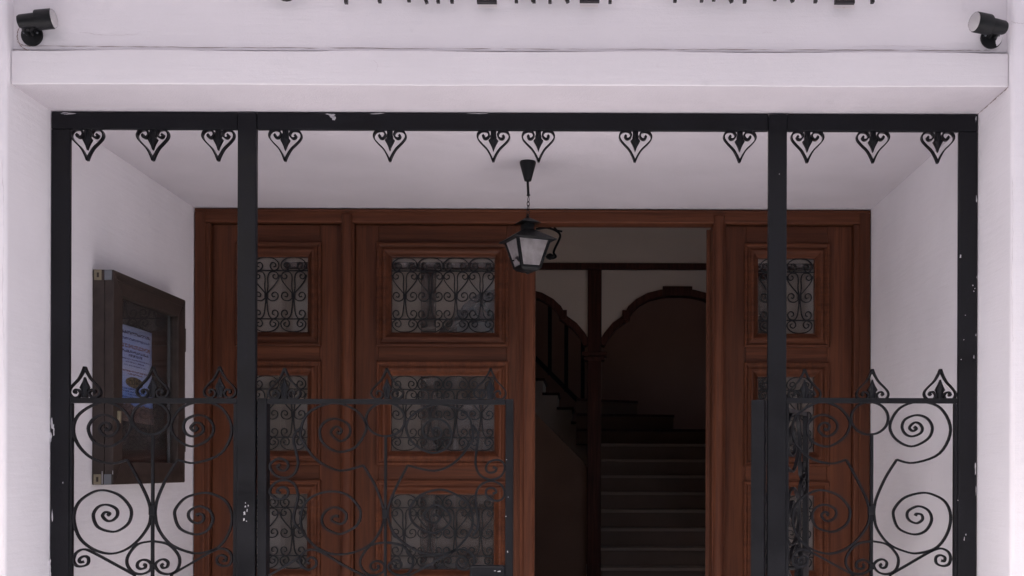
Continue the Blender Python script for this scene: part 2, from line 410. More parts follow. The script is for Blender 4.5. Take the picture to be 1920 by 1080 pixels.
def leaf(parent, x0, x1, wx0, wx1, mesh, y=YL, z1=ZH - .004, T=Matrix(), th=.042):
    """one framed and glazed leaf: stiles, rails, mouldings, panes, grilles, lower solid panel"""
    rows = [(Z0B - k * DZ, Z0T - k * DZ) for k in range(3)]
    m0, m1 = wx0 - .052, wx1 + .052
    def put(mb, name, mt, **k):
        o = mb.build(name, mt, parent, **k); o.matrix_local = T @ o.matrix_local if T != Matrix() else o.matrix_local; return o
    put(MB().box(x0, m0, y, y + th, 0.012, z1), 'stile', M_WV, bevel=.002)
    put(MB().box(m1, x1, y, y + th, 0.012, z1), 'stile', M_WV, bevel=.002)
    edges = [z1] + [e for zb, zt in rows for e in (zt + .052, zb - .052)] + [0.62, 0.25, 0.012]
    edges = [z1, rows[0][1] + .052, rows[0][0] - .052, rows[1][1] + .052, rows[1][0] - .052, rows[2][1] + .052, rows[2][0] - .052, rows[2][0] - .16, 0.24, 0.012]
    for i in range(0, len(edges), 2):
        put(MB().box(m0 + .0005, m1 - .0005, y + .0006, y + th - .0006, edges[i + 1], edges[i]), 'rail', M_WH, bevel=.002)
    for k, (zb, zt) in enumerate(rows):
        mo = MB().rings([(wx0 - .06 + d, wx1 + .06 - d, zb - .06 + d, zt + .06 - d, y + q) for d, q in PROF])
        put(mo, 'moulding', M_WV if k % 2 else M_WH)
        put(MB().box(wx0 - .02, wx1 + .02, y + .024, y + .027, zb - .02, zt + .02), 'pane', M_GLASS)
        c = ((wx0 + wx1) / 2 - parent['_org'][0], y + .014 - parent['_org'][1], zb + (zt - zb) * 0.494 - parent['_org'][2])
        inst(mesh, 'grille', parent, T @ Matrix.Translation(c))
    zb, zt = edges[8], edges[7]
    put(MB().box(m0 - .005, m1 + .005, y + .014, y + .026, zb, zt), 'lower_panel', M_WV)
    put(MB().rings([(m0 - .008 + d, m1 + .008 - d, zb - .008 + d, zt + .008 - d, y + q) for d, q in PROF[:-1]] ), 'moulding', M_WH)

side = joint('sidelight', house); leaf(side, bx(393) + .001, bx(637) - .001, bx(465), bx(572), GM2)
side = joint('sidelight', house); leaf(side, bx(1360) + .001, bx(1600) - .001, bx(1423), bx(1530), GM2)
door = joint('door', house); leaf(door, bx(662) + .002, bx(985), bx(730), bx(925), GM4)
# meeting stile cover: stepped astragal on the closed leaf
xa, xb = bx(985), bx(1002)
MB().box(xa + .0005, xb, YL + .001, YL + .05, 0.012, ZH - .005).build('meeting_stile', M_WV, door, .003)
MB().slab([(xa - .026, YL - .0005), (xa - .024, YL - .008), (xa - .012, YL - .012), (xa - .006, YL - .018), (xb - .010, YL - .020), (xb + .001, YL - .014), (xb + .001, YL - .0005)], 0.013, ZH - .012).build('astragal', M_WV, door)
MB().box(xa - .045, xa - .036, YL - .004, YL - .0006, 0.013, ZH - .012).build('bead', M_WV, door, .001)
# the other leaf stands open into the hall
door2 = joint('door', house); door2['label'] = 'wooden door leaf standing open into the dark hall'
hx, hy = bx(1320) + .012, YB + .10
o = Vector(door2['_org']); a2 = R(-98)
wid = bx(1003) - bx(662)
T = Matrix.Translation(Vector((hx + .006, hy, 0)) - Vector((o.x, o.y, 0))) @ Matrix.Rotation(math.atan2(1, .17), 4, 'Z') @ Matrix.Translation(-Vector((0, 0, 0)) + Vector((o.x, o.y, 0)))
leaf(door2, 0.0, wid, .15, .15 + (bx(925) - bx(730)), GM4, y=-.042, z1=ZH - .004, T=T)

# ------------------------------------------------------------------ hall: arcade screen and staircase
YA = 6.8
def ax(px, py=880): return at(px, py, YA)[0]
def az(py, px=1110): return at(px, py, YA)[1]
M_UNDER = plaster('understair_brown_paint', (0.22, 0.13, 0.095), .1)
arc = thing('arcade_screen', 'cream wall with dark wooden arches and post at the foot of the stairs', 'arch screen', (ax(1114), YA, 0))
px0, px1 = ax(1101), ax(1127)
pc = (px0 + px1) / 2
MB().box(px0, px1, YA - .02, YA + .14, 0.0, az(506)).build('post', M_DV, arc, .006)
MB().box(px0 - .05, px1 + .05, YA - .05, YA + .17, az(668), az(660)).build('capital', M_DV, arc, .006)
MB().box(px0 - .03, px1 + .03, YA - .035, YA + .155, az(676), az(668.5)).build('capital', M_DV, arc, .006)
MB().box(HX0 + .002, HX1 - .002, YA - .03, YA + .16, az(506) + .0008, az(494)).build('beam', M_DV, arc, .004)
MB().box(HX0 + .001, HX1 - .001, YA, YA + .13, az(494) + .001, HZ - .001).build('upper_wall', M_HALL, arc)
def arch_pts(sgn, base):                                  # intrados measured on the right-hand arch, px from the post edge
    L = [(0, 640), (10, 622), (25, 604), (42, 592), (46, 589), (55, 572), (68, 560), (88, 549), (112, 543), (142, 541)]
    rgt = L + [(284 - x, y) for x, y in L[-2::-1]]
    return [(base + sgn * (ax(1128 + x) - ax(1128)), az(y)) for x, y in rgt]
for sgn, base in ((1, px1), (-1, px0)):
    P = arch_pts(sgn, base)
    poly = [(base, az(506) - .001)] + P + [(P[-1][0], az(506) - .001)]
    poly = poly if sgn < 0 else poly[::-1]
    MB().prism(poly, YA + .004, YA + .125).build('spandrel_wall', M_HALL, arc)
    low = [(x, z - .030) for x, z in P]
    MB().ribbon(low, .062, YA - .012, YA + .142, 1, smooth=False).build('arch_trim', M_DV, arc)
    for i, wd in ((4, .07), (len(P) - 5, .07), (len(P) // 2, .27)):
        x, z = P[i]
        MB().box(x - wd / 2, x + wd / 2, YA - .025, YA + .15, z - (.065 if wd > .2 else .05), z + (.02 if wd > .2 else .035)).build('arch_block', M_DV, arc, .003)
    ex = P[-1][0]
    x0, x1 = (ex, ex + .136) if sgn > 0 else (ex - .136, ex)
    MB().box(x0, x1, YA - .021, YA + .139, 0.0, az(506) - .0005).build('post', M_DV, arc, .006)
    # wall closing the hall beyond the last post
    (q0, q1) = (x1 + .001, HX1 - .001) if sgn > 0 else (HX0 + .001, x0 - .001)
    MB().box(q0, q1, YA + .003, YA + .126, 0.0, az(506) - .001).build('end_wall', M_HALL, arc)

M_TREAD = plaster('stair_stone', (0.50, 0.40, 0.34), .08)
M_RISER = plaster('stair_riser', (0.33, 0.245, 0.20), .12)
st = thing('staircase', 'dark stone staircase rising through the right arch and turning left', 'staircase', (px1 + .6, YA + .1, 0))
r_, t_ = .170, .25; sx0, sx1 = px1 + .012, px1 + 1.40
ys = YA - .10
NS = 9
for k in range(NS):
    y0 = ys + k * t_
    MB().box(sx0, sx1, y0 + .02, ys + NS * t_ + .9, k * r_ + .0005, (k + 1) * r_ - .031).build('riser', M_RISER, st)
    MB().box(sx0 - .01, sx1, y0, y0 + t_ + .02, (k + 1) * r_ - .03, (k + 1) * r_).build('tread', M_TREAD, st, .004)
yw = ys + NS * t_
for k, (xe, z) in enumerate(((sx1, 10), (sx0 + .85, 11), (sx0 + .45, 12))):      # winders turning left
    MB().slab([(sx0 - .25, yw + .03 + .02 * k), (xe, yw + .12 + .22 * k), (xe, yw + 1.2), (sx0 - .25, yw + 1.2)], 9 * r_ + .002, z * r_ - .03).build('riser', M_UNDER, st)
    MB().slab([(sx0 - .25, yw + .01 + .02 * k), (xe + .01, yw + .10 + .22 * k), (xe + .01, yw + 1.2), (sx0 - .25, yw + 1.2)], z * r_ - .029, z * r_).build('tread', M_DV, st)
# upper flight, climbing to the left behind the post
yf = YA + 2.6
def fx(px): return at(px, 880, yf)[0]
def fz(py): return at(1050, py, yf)[1]
sw = 27 * (yf + DC) / F
xs0, zs0 = fx(1099), fz(822)
pts = [(xs0 + .15, zs0)]
for k in range(9):
    x = xs0 - k * sw; z = zs0 + k * sw
    pts += [(x, z), (x, z + sw)]
    MB().box(x - sw - .01, x + .02, yf - .03, yf + .95, z + sw, z + sw + .028).build('tread', M_DV, st, .003)
xe, ze = pts[-1]
pts += [(xe - sw, ze), (xe - sw, ze - .5), (xs0 + .15, zs0 - .44)]
MB().prism(pts, yf, yf + .93).build('flight', M_HALL, st)
hl = [(fx(1110), fz(778)), (fx(700), fz(368))]
MB().ribbon(hl, .05, yf + .02, yf + .07, 1, smooth=False).build('bottom_rail', M_GRILLE, st)
MB().ribbon([(x, z + .85) for x, z in hl], .06, yf + .01, yf + .08, 1, smooth=False).build('handrail', M_GRILLE, st)
for k in range(10):
    x = fx(1092 - 31 * k); z = hl[0][1] + (hl[0][0] - x)
    MB().box(x - .022, x + .022, yf + .025, yf + .065, z - .03, z + .85).build('baluster', M_GRILLE, st)
# panelled wall closing the space under the upper flight
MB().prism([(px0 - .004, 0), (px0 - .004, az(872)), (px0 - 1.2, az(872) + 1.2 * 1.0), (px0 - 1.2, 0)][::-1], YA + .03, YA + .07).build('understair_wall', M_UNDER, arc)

# hall chandelier, only its right end shows past the lantern
YCH = 3.6
def cx(px): return at(px, 880, YCH)[0]
def cz(py): return at(1020, py, YCH)[1]
cc = cx(985)
ch = thing('hall_chandelier', 'black wrought iron chandelier in the hall, half hidden behind the hanging lantern', 'chandelier', (cc, YCH, cz(485)))
MB().tube([(cc, YCH, HZ), (cc, YCH, cz(428))], .007, 8).build('rod', M_GRILLE, ch)
for k in range(4):
    q = R(90 * k); dx, dy = math.cos(q), math.sin(q)
    def arm(L): return [(cc + dx * (cx(a) - cc), YCH + dy * (cx(a) - cc), cz(b)) for a, b in L]
    m = MB().tube([tuple(v) for v in catmull(arm([(985, 430), (1005, 429), (1025, 427), (1042, 433), (1049, 441), (1046, 452), (1040, 464), (1037, 474), (1041, 481), (1034, 484), (1026, 480)]), 5)], .0075, 7)
    m.build('arm', M_GRILLE, ch, smooth=True)
    for (a, b, c2, d2) in ((1020, 427, 1022, 418), (1036, 424, 1046, 436), (1042, 432, 1053, 434), (1010, 429, 1009, 420)):
        MB().tube(arm([(a, b), (c2, d2)]), .006, 6).build('twig', M_GRILLE, ch)
    e = arm([(1030, 481)])[0]
    MB().lathe([(.004, -.02), (.022, -.012), (.028, .0), (.020, .012), (.004, .02)], Matrix.Translation(e), 12).build('finial', M_GRILLE, ch, smooth=True)

# ------------------------------------------------------------------ wrought iron screen
def fp(px, py): return at(px, py, 0.0)
def hx_(px): return fp(px, 600)[0]
scr = thing('iron_screen', 'black wrought iron screen of posts and scrolled side panels across the porch', 'iron screen', (-.2, 0.02, 0))
zt1 = ZC - .003; zt0 = fp(960, 244)[1]
PW = .057
xp = {'l': (XL + .002, XL + .002 + PW), 'r': (XR - .002 - PW, XR - .002)}
ml = (hx_(445), hx_(480)); mr = (hx_(1440), hx_(1474.5))
for a, b_ in xp.values(): MB().box(a, b_, 0, .016, 0.0, zt0 - .0005).build('post', M_IRON, scr, .003)
for a, b_ in (ml, mr): MB().box(a, b_, -.004, .018, 0.0, zt1 - .002).build('mullion', M_IRON, scr, .003)
for a, b_ in ((xp['l'][0], ml[0] - .0008), (ml[1] + .0008, mr[0] - .0008), (mr[1] + .0008, xp['r'][1])):
    MB().box(a, b_, .0, .016, zt0, zt1).build('top_bar', M_IRON, scr, .003)

def heart_mesh():
    u = 1 / 9.6 / (F / DC)
    side = [(-2, 548), (45, 440), (112, 328), (200, 238), (268, 160), (288, 100), (272, 45), (232, 8), (172, -6), (112, 8), (80, 60), (90, 105), (130, 138), (172, 132), (188, 100), (165, 78)]
    m = MB()
    for s in (-1, 1):
        m.ribbon([(s * x * u, -v * u) for x, v in side], 31 * u, -.008, .008, 4, wf=lambda t: 1.25 - .55 * math.sin(min(t * 2.2, 1) * math.pi / 1) if t < .45 else (1.0 if t < .93 else 1.35))
    prof = [(-6, 50), (60, 48), (100, 58), (135, 56), (172, 88), (205, 72), (240, 52), (290, 28), (362, 4)]
    L = [(-w_ * u, -v * u) for v, w_ in prof]; Rr = [(w_ * u, -v * u) for v, w_ in prof]
    m.prism(L + Rr[::-1], -.006, .006)
    # raised rib of the leaf
    m.add([(-20 * u, -.006, 0), (20 * u, -.006, 0), (0, -.011, -40 * u), (-60 * u, -.006, -172 * u), (60 * u, -.006, -172 * u), (0, -.013, -172 * u), (0, -.0065, -350 * u)],
          [(0, 2, 1), (0, 3, 5, 2), (1, 2, 5, 4), (3, 6, 5), (4, 5, 6)])
    me = m.mesh('heart'); me.materials.append(M_IRON); return me
HEART = heart_mesh()
def hang(parent, name, px, py, up=False, Y=.009, T=None):
    x, z = fp(px, py); o = parent['_org']
    M = Matrix.Translation((x - o[0], Y - o[1], z - o[2])) @ (Matrix.Rotation(R(180), 4, 'Y') if up else Matrix())
    M = M @ Matrix.Rotation(R(random.uniform(-1.5, 1.5)), 4, 'Y') @ Matrix.Rotation(R(random.uniform(-4, 4)), 4, 'Z')
    return inst(HEART, name, parent, T @ M if T else M)
for px in (162, 285, 408, 534, 730, 925, 1009, 1192, 1388, 1515, 1638, 1760):
    hang(scr, 'heart_drop', px, 242 + (px - 93) * .003)

# scrolls of a fixed side panel, traced at 3.176x from the left panel
def pmap(L, dx=0): return [fp(80 + u / 3.176 + dx, 740 + v / 3.176) for u, v in L]
P_UL = [(498, 387), (410, 410), (290, 380), (205, 300), (176, 200), (215, 110), (340, 44), (450, 72), (512, 140), (518, 195), (478, 262), (390, 308), (300, 280), (264, 200), (300, 140), (365, 119), (430, 150), (446, 195), (420, 235), (370, 246), (332, 207), (350, 172), (382, 168), (399, 190), (383, 211), (366, 200)]
P_UR = [(800, 387), (900, 406), (1055, 350), (1122, 210), (1062, 80), (940, 42), (820, 78), (760, 180), (792, 262), (885, 308), (983, 265), (1013, 200), (983, 142), (920, 121), (852, 145), (832, 190), (850, 232), (890, 248), (940, 230), (953, 200), (935, 172), (905, 166), (876, 195), (895, 216), (917, 203), (904, 191)]
P_LL = [(498, 387), (550, 480), (610, 600), (633, 670), (637, 720), (622, 785), (560, 870), (480, 928), (390, 948), (290, 920), (210, 850), (178, 740), (202, 650), (270, 592), (350, 569), (450, 600), (518, 680), (508, 760), (450, 808), (395, 816), (320, 788), (294, 720), (322, 670), (375, 656), (430, 680), (438, 718), (410, 749), (375, 751), (349, 722), (368, 699), (391, 709), (380, 720)]
P_LR = [(800, 387), (735, 490), (685, 600), (668, 660), (665, 720), (683, 800), (750, 888), (850, 935), (930, 945), (1040, 910), (1105, 820), (1122, 720), (1090, 640), (1020, 597), (950, 585), (850, 612), (792, 670), (780, 720), (812, 798), (900, 833), (970, 813), (1008, 750), (990, 692), (930, 665), (872, 690), (862, 725), (880, 753), (920, 766), (953, 745), (948, 716), (920, 710), (911, 722)]
P_HL = [(648, 873), (560, 892), (505, 955), (496, 1010), (530, 1058), (580, 1070), (628, 1052), (641, 1018), (622, 992), (590, 985), (562, 1000), (557, 1025), (575, 1039), (600, 1034), (606, 1018), (595, 1012)]
P_HR = [(648, 873), (740, 892), (798, 950), (810, 1000), (790, 1050), (740, 1070), (690, 1058), (663, 1020), (682, 992), (715, 982), (740, 1000), (734, 1028), (710, 1033), (701, 1018), (711, 1010)]
P_DL = [(545, 1077), (430, 1015), (300, 945), (240, 922), (194, 942), (176, 985), (192, 1018), (225, 1024), (260, 1010), (264, 975), (240, 963), (212, 980), (216, 1000), (235, 997)]
P_DR = [(755, 1077), (880, 1005), (1000, 936), (1060, 917), (1106, 936), (1122, 975), (1108, 1013), (1070, 1021), (1037, 1005), (1035, 970), (1060, 957), (1087, 970), (1084, 992), (1068, 990)]
CIRC = [(638 + 111 * math.cos(2 * math.pi * k / 40), 140 + 97 * math.sin(2 * math.pi * k / 40)) for k in range(41)]
BW = .0062; BY = (.003, .015)
endw = lambda t: 1.0 if t < .94 else 1.0 + (t - .94) * 6
def mirror_down(L, vm): return [(u, 2 * vm - v) for u, v in L]
def scroll_set(parent, mapper, curves, ring, vm, T=None):
    obs = []
    for c in curves:
        for low in (False, True):
            L = mirror_down(c, vm) if low else c
            obs.append(MB().ribbon(mapper(L), BW, *BY, n=5, wf=endw).build('scroll', M_IRON, parent, smooth=True))
    for low in (False, True):
        L = mirror_down(ring, vm) if low else ring
        obs.append(MB().ribbon(mapper(L), BW, *BY, n=1, smooth=False, closed=True).build('ring', M_IRON, parent, smooth=True))
    return obs
for dx, (xa_, xb_), (bl, br) in ((0, (xp['l'][1], ml[0]), (128, 437.5)), (1351, (mr[1], xp['r'][0]), (1475, 1788))):
    zr1, zr0 = fp(290 + dx, 746)[1], fp(290 + dx, 756)[1]
    MB().box(xa_ + .0006, xb_ - .0006, .001, .017, zr0, zr1).build('rail', M_IRON, scr, .0015)
    zlow = 2 * fp(290, 1080)[1] - zr1
    MB().box(xa_ + .0006, xb_ - .0006, .001, .017, zlow, zlow + .016).build('rail', M_IRON, scr, .0015)
    MB().box(xa_ + .0006, xa_ + .009, .002, .016, zlow + .0165, zr0 - .0005).build('side_bar', M_IRON, scr, .001)
    MB().box(xb_ - .012, xb_ - .0006, .002, .016, zlow + .0165, zr0 - .0005).build('side_bar', M_IRON, scr, .001)
    for q in (.2, .5, .8):
        xq = xa_ + (xb_ - xa_) * q; MB().box(xq - .005, xq + .005, .004, .014, 0.0, zlow - .0006).build('foot_bar', M_IRON, scr)
    xc = fp(284.5 + dx, 900)[0]
    MB().box(xc - .0042, xc + .0042, .004, .014, 2 * fp(284, 1080)[1] - fp(284, 815)[1], fp(284 + dx, 815)[1]).build('centre_bar', M_IRON, scr)
    za, zb = fp(284 + dx, 948)[1], fp(284 + dx, 966)[1]
    MB().box(xc - .010, xc + .010, -.001, .019, zb, za).build('collar', M_IRON, scr, .002)
    za, zb = fp(284 + dx, 1058)[1], fp(284 + dx, 1068)[1]
    MB().box(xc - .007, xc + .007, .000, .018, zb, za).build('collar', M_IRON, scr, .002)
    scroll_set(scr, lambda L, d=dx: pmap(L, d), [P_UL, P_UR, P_LL, P_LR, P_HL, P_HR, P_DL, P_DR], CIRC, 1079)
    for px in (157, 284.5, 411): hang(scr, 'finial', px + dx + (1.5 if dx else 0), 744.5 + dx * .0035, True)

# ------------------------------------------------------------------ gate leaves
def gmap(L): return [fp(480 + u / 2.572, 660 + v / 2.572) for u, v in L]
G_UL = [(515, 547), (400, 572), (290, 520), (222, 430), (212, 380), (250, 292), (370, 245), (478, 280), (527, 345), (518, 400), (470, 463), (390, 481), (322, 440), (304, 380), (330, 336), (380, 321), (438, 345), (452, 385), (432, 418), (400, 429), (360, 396), (366, 370), (390, 359), (411, 378), (398, 394), (388, 383)]
G_UR = [(730, 547), (860, 573), (960, 530), (1033, 440), (1044, 400), (1030, 322), (978, 277), (870, 251), (770, 290), (723, 350), (740, 420), (800, 470), (860, 486), (920, 460), (942, 400), (920, 346), (870, 321), (820, 342), (802, 380), (820, 409), (850, 422), (888, 405), (892, 379), (870, 363), (849, 376), (860, 394)]
G_LL = [(515, 547), (570, 640), (602, 720), (614, 780), (606, 840), (560, 918), (480, 964), (380, 977), (300, 950), (236, 890), (212, 820), (227, 742), (272, 696), (350, 673), (430, 686), (488, 740), (502, 790), (480, 840), (420, 874), (388, 877), (332, 850), (314, 806), (336, 766), (380, 749), (424, 770), (434, 800), (420, 824), (396, 829), (362, 812), (371, 793), (395, 793)]
G_LR = [(730, 547), (680, 640), (642, 730), (636, 800), (660, 870), (720, 930), (800, 969), (860, 977), (950, 959), (1018, 890), (1043, 830), (1035, 760), (1010, 721), (950, 681), (880, 664), (792, 690), (747, 740), (741, 790), (766, 834), (830, 871), (880, 867), (928, 830), (934, 790), (900, 751), (860, 738), (817, 770), (811, 800), (836, 819), (870, 822), (884, 800), (866, 786), (851, 795)]
G_SL = [(212, 366), (186, 392), (178, 430), (192, 490), (199, 540), (180, 588), (140, 606), (90, 594), (63, 552), (80, 526), (110, 514), (144, 526), (152, 550), (140, 569), (116, 571), (98, 552), (114, 544)]
G_SR = [(1044, 350), (1066, 385), (1070, 425), (1060, 490), (1059, 550), (1080, 594), (1130, 616), (1178, 600), (1198, 565), (1190, 532), (1160, 520), (1122, 532), (1107, 560), (1120, 581), (1148, 579), (1158, 561), (1141, 556)]
def shift(L, du, dv): return [(u * .81 + du, v * .81 + dv) for u, v in L]        # the fixed panel's trace at the gate's scale
G_HL = shift(P_HL, 99, 211); G_HR = shift(P_HR, 99, 211)
G_DL = [(545, 1092), (430, 1035), (310, 965), (250, 955), (212, 985), (213, 1025), (250, 1051), (286, 1030), (284, 1002), (262, 991), (242, 1010), (256, 1021)]
G_DR = [(710, 1092), (810, 1040), (930, 972), (990, 952), (1040, 975), (1052, 1015), (1030, 1045), (990, 1050), (966, 1025), (975, 998), (1000, 990), (1020, 1010), (1005, 1022)]
G_RING = [(622 + 95 * math.cos(2 * math.pi * k / 40), 325 + 81 * math.sin(2 * math.pi * k / 40)) for k in range(41)]
GX0, GX1 = hx_(483), hx_(963)
gz1, gz0 = fp(720, 748)[1], fp(720, 758)[1]
def gate_parts(g, fin=(532, 725, 918)):
    gs = []
    zlow = 2 * fp(720, 1085)[1] - gz1
    def b(name, x0, x1, y0, y1, z0, z1, bv=.002): gs.append(MB().box(x0, x1, y0, y1, z0, z1).build(name, M_IRON, g, bv))
    b('hinge_stile', GX0, GX0 + .028, .000, .042, .05, gz1 + .001)
    b('latch_stile', GX1 - .024, GX1, .000, .020, .05, gz1 + .001)
    b('rail', GX0 + .0285, GX1 - .0245, .001, .017, gz0, gz1)
    b('rail', GX0 + .0285, GX1 - .0245, .001, .017, zlow, zlow + .016)
    b('rail', GX0 + .0286, GX1 - .0246, .001, .017, .06, .08)
    for q in (.2, .4, .6, .8):
        xq = GX0 + (GX1 - GX0) * q; b('foot_bar', xq - .005, xq + .005, .004, .014, .0805, zlow - .0006, .0005)
    xc = fp(722, 900)[0]
    b('centre_bar', xc - .004, xc + .004, .004, .014, 2 * fp(722, 1085)[1] - fp(722, 818)[1], fp(722, 818)[1], .0005)
    za, zb = fp(722, 955)[1], fp(722, 972)[1]
    b('collar', xc - .009, xc + .009, -.001, .019, zb, za)
    low = lambda L: mirror_down(L, 612)
    gs.extend(scroll_set(g, gmap, [G_UL, G_UR, G_LL, G_LR, G_SL, G_SR, low(G_SL), mirror_down(G_SR, 619), G_HL, G_HR, G_DL, G_DR], G_RING, 1093))
    gs.append(MB().ribbon(gmap([(212, 985), (160, 1020), (60, 1078)]), BW, *BY, n=4).build('scroll', M_IRON, g))
    for px in fin: gs.append(hang(g, 'finial', px, 747, True))
    return gs
LOCK = lambda g: [MB().box(fp(881, 1060)[0], fp(947, 1060)[0], -.006, .026, fp(900, 1060)[1] - .12, fp(900, 1060)[1]).build('lock_box', M_IRON, g, .006),
                  MB().tube([(fp(925, 1060)[0], -.005, fp(900, 1100)[1]), (fp(925, 1060)[0], -.045, fp(900, 1100)[1]), (fp(880, 1060)[0], -.05, fp(900, 1102)[1])], .008, 10).build('handle', M_IRON, g, smooth=True)]
ga = thing('gate', 'closed leaf of the black wrought iron gate in front of the wooden door', 'gate', (GX0, .02, 0), 'gate leaves of the iron screen')
gate_parts(ga); LOCK(ga)
for z in (.25, .75):
    MB().lathe([(.009, 0), (.009, .07)], Matrix.Translation((GX0 - .002, -.006, z)), 10).build('hinge', M_IRON, ga, smooth=True)
gb = thing('gate', 'gate leaf swung open into the porch, seen edge-on beside the right iron post', 'gate', (GX0, .02, 0), 'gate leaves of the iron screen')
gate_parts(gb, (505, 725, 918)); LOCK(gb)
# mirror the second leaf's meshes so it hangs from the right mullion, then swing it inwards
done = set()
for c in list(gb.children):
    if c.data == HEART: 
        M = c.matrix_local; M.translation.x = -M.translation.x; c.matrix_local = M; continue
    for v in c.data.vertices: v.co.x = -v.co.x
    c.data.flip_normals()
gb.location = (hx_(1437) - .026, .004, 0); gb['_org'] = tuple(gb.location)
gb.rotation_euler = (0, 0, R(-113))

# ------------------------------------------------------------------ white scrapes in the black paint
def chips(parent, spots, y):
    for (px, py, wpx, hpx) in spots:
        x, z = fp(px, py); k = DC / F; n = 11
        poly = []
        for i in range(n):
            q = 2 * math.pi * i / n; rr = random.uniform(.45, 1.1)
            poly.append((x + math.cos(q) * wpx / 2 * k * rr, z + math.sin(q) * hpx / 2 * k * rr))
        MB().prism(poly, y - .0007, y + .001).build('paint_chip', M_CHIP, parent)
chips(scr, [(97, 792, 4, 22), (99, 800, 6, 16), (95, 818, 6, 26), (101, 810, 3, 18), (93, 826, 4, 14), (98, 967, 3.5, 28), (91, 1035, 4, 30), (93, 1058, 6, 26), (94, 1075, 4, 22), (92, 620, 3, 22), (93, 878, 2.5, 5), (118, 905, 2, 4),
            (127, 213, 30, 4), (122, 212, 14, 6), (462, 213, 30, 4), (622, 217, 18, 8), (626, 222, 8, 10), (618, 214, 16, 3), (900, 213, 50, 2), (706, 213, 30, 2), (1830, 222, 4, 14), (1831, 372, 3, 16), (1801, 481, 3.5, 9), (1832, 520, 2.5, 8), (1824, 535, 3, 3), (1826, 546, 3, 2.5), (1828, 541, 2, 3),
            (1830, 628, 2.5, 5), (1807, 637, 2, 2), (1810, 591, 2, 2), (1826, 670, 2, 8), (1802, 674, 2, 3), (1808, 1010, 2, 10), (1811, 1003, 2, 5), (1829, 880, 2.5, 30), (1830, 920, 2, 18), (1796, 938, 2, 2)], 0)
chips(scr, [(461, 950, 4, 4), (459, 962, 5, 11), (464, 957, 2.5, 6), (458, 974, 4, 7), (463, 977, 3, 3), (461, 943, 2, 3), (466, 948, 2, 5), (1461, 327, 3, 2)], -.004)
chips(ga, [(936, 1071, 9, 3), (928, 1070, 4, 2), (950, 862, 2, 2), (952, 1034, 2.5, 5), (949, 968, 2, 3), (953, 932, 2, 2)], -.0065)

# ------------------------------------------------------------------ hanging lantern
YN = .545
def lx(px): return at(px, 450, YN)[0]
def lz(py): return at(988, py, YN)[1]
x0 = lx(989); KN = (YN + DC) / F
lan = thing('hanging_lantern', 'black lantern with frosted panes hanging on a chain from the porch ceiling', 'lantern', (x0, YN, lz(512)))
m_fr, t, b = mat('frosted_lantern_glass', (0.62, 0.58, 0.60), 0.45)
b.inputs['Transmission Weight'].default_value = 0.55; b.inputs['Roughness'].default_value = 0.55
dn = noise(t, geo(t), 40, 4); t.links.new(ramp(t, dn, [(0.35, (0.40, 0.36, 0.37)), (0.65, (0.60, 0.56, 0.58))]), b.inputs['Base Color'])
M_FR = m_fr
MB().lathe([(.0275, 0), (.029, -.003), (.0285, -.008), (.014, -.062), (.012, -.069), (.004, -.071)][::-1], Matrix.Translation((x0 + .0005, YN, ZC - .0005)), 28).build('ceiling_cup', M_LAMP, lan, smooth=True)
MB().tube([(x0, YN, ZC - .068), (x0 + .003, YN, lz(367))], .0045, 10).build('rod', M_LAMP, lan, smooth=True)
MB().lathe([(.004, -.004), (.007, 0), (.004, .005)], Matrix.Translation((x0 + .003, YN, lz(366))), 12).build('collar', M_LAMP, lan, smooth=True)
zz = lz(369); k = 0
while zz > lz(404):                                         # chain links, turned alternately
    L = .017 if k % 2 else .020
    q = R(35) if k % 2 else R(125)
    pts = [Vector((math.cos(a) * .0052 * math.cos(q), math.cos(a) * .0052 * math.sin(q), math.sin(a) * L / 2)) + Vector((x0 + .003 - .0004 * k, YN, zz - L / 2)) for a in [2 * math.pi * i / 16 for i in range(17)]]
    MB().tube(pts, .0013, 6).build('chain_link', M_LAMP, lan, smooth=True)
    zz -= L - .0035; k += 1
rot = R(45 + 24)
Mx = lambda py: Matrix.Translation((x0, YN, lz(py)))
def sq(parent, name, prof, mt=M_LAMP, bv=0.0008): return MB().lathe(prof, Matrix.Translation((x0, YN, 0)), 4, rot).build(name, mt, parent, bv)
s2 = math.sqrt(2)
MB().lathe([(.004, lz(409)), (.006, lz(403))], Matrix.Translation((x0, YN, 0)), 8).build('top_ring', M_LAMP, lan)
sq(lan, 'vent_cap', [(.052, lz(419.5)), (.053, lz(418.5)), (.012, lz(409)), (.004, lz(408))])
sq(lan, 'neck', [(.026, lz(434)), (.026, lz(418.6))])
sq(lan, 'roof', [(.110, lz(453.5)), (.114, lz(452)), (.024, lz(430.5)), (.022, lz(430))])
rt, rb, ztp, zbt = .084, .047, lz(451), lz(503)
c4 = lambda r, i: (x0 + r * math.cos(rot + math.pi / 2 * i), YN + r * math.sin(rot + math.pi / 2 * i))
body = joint('glazing_frame', lan)
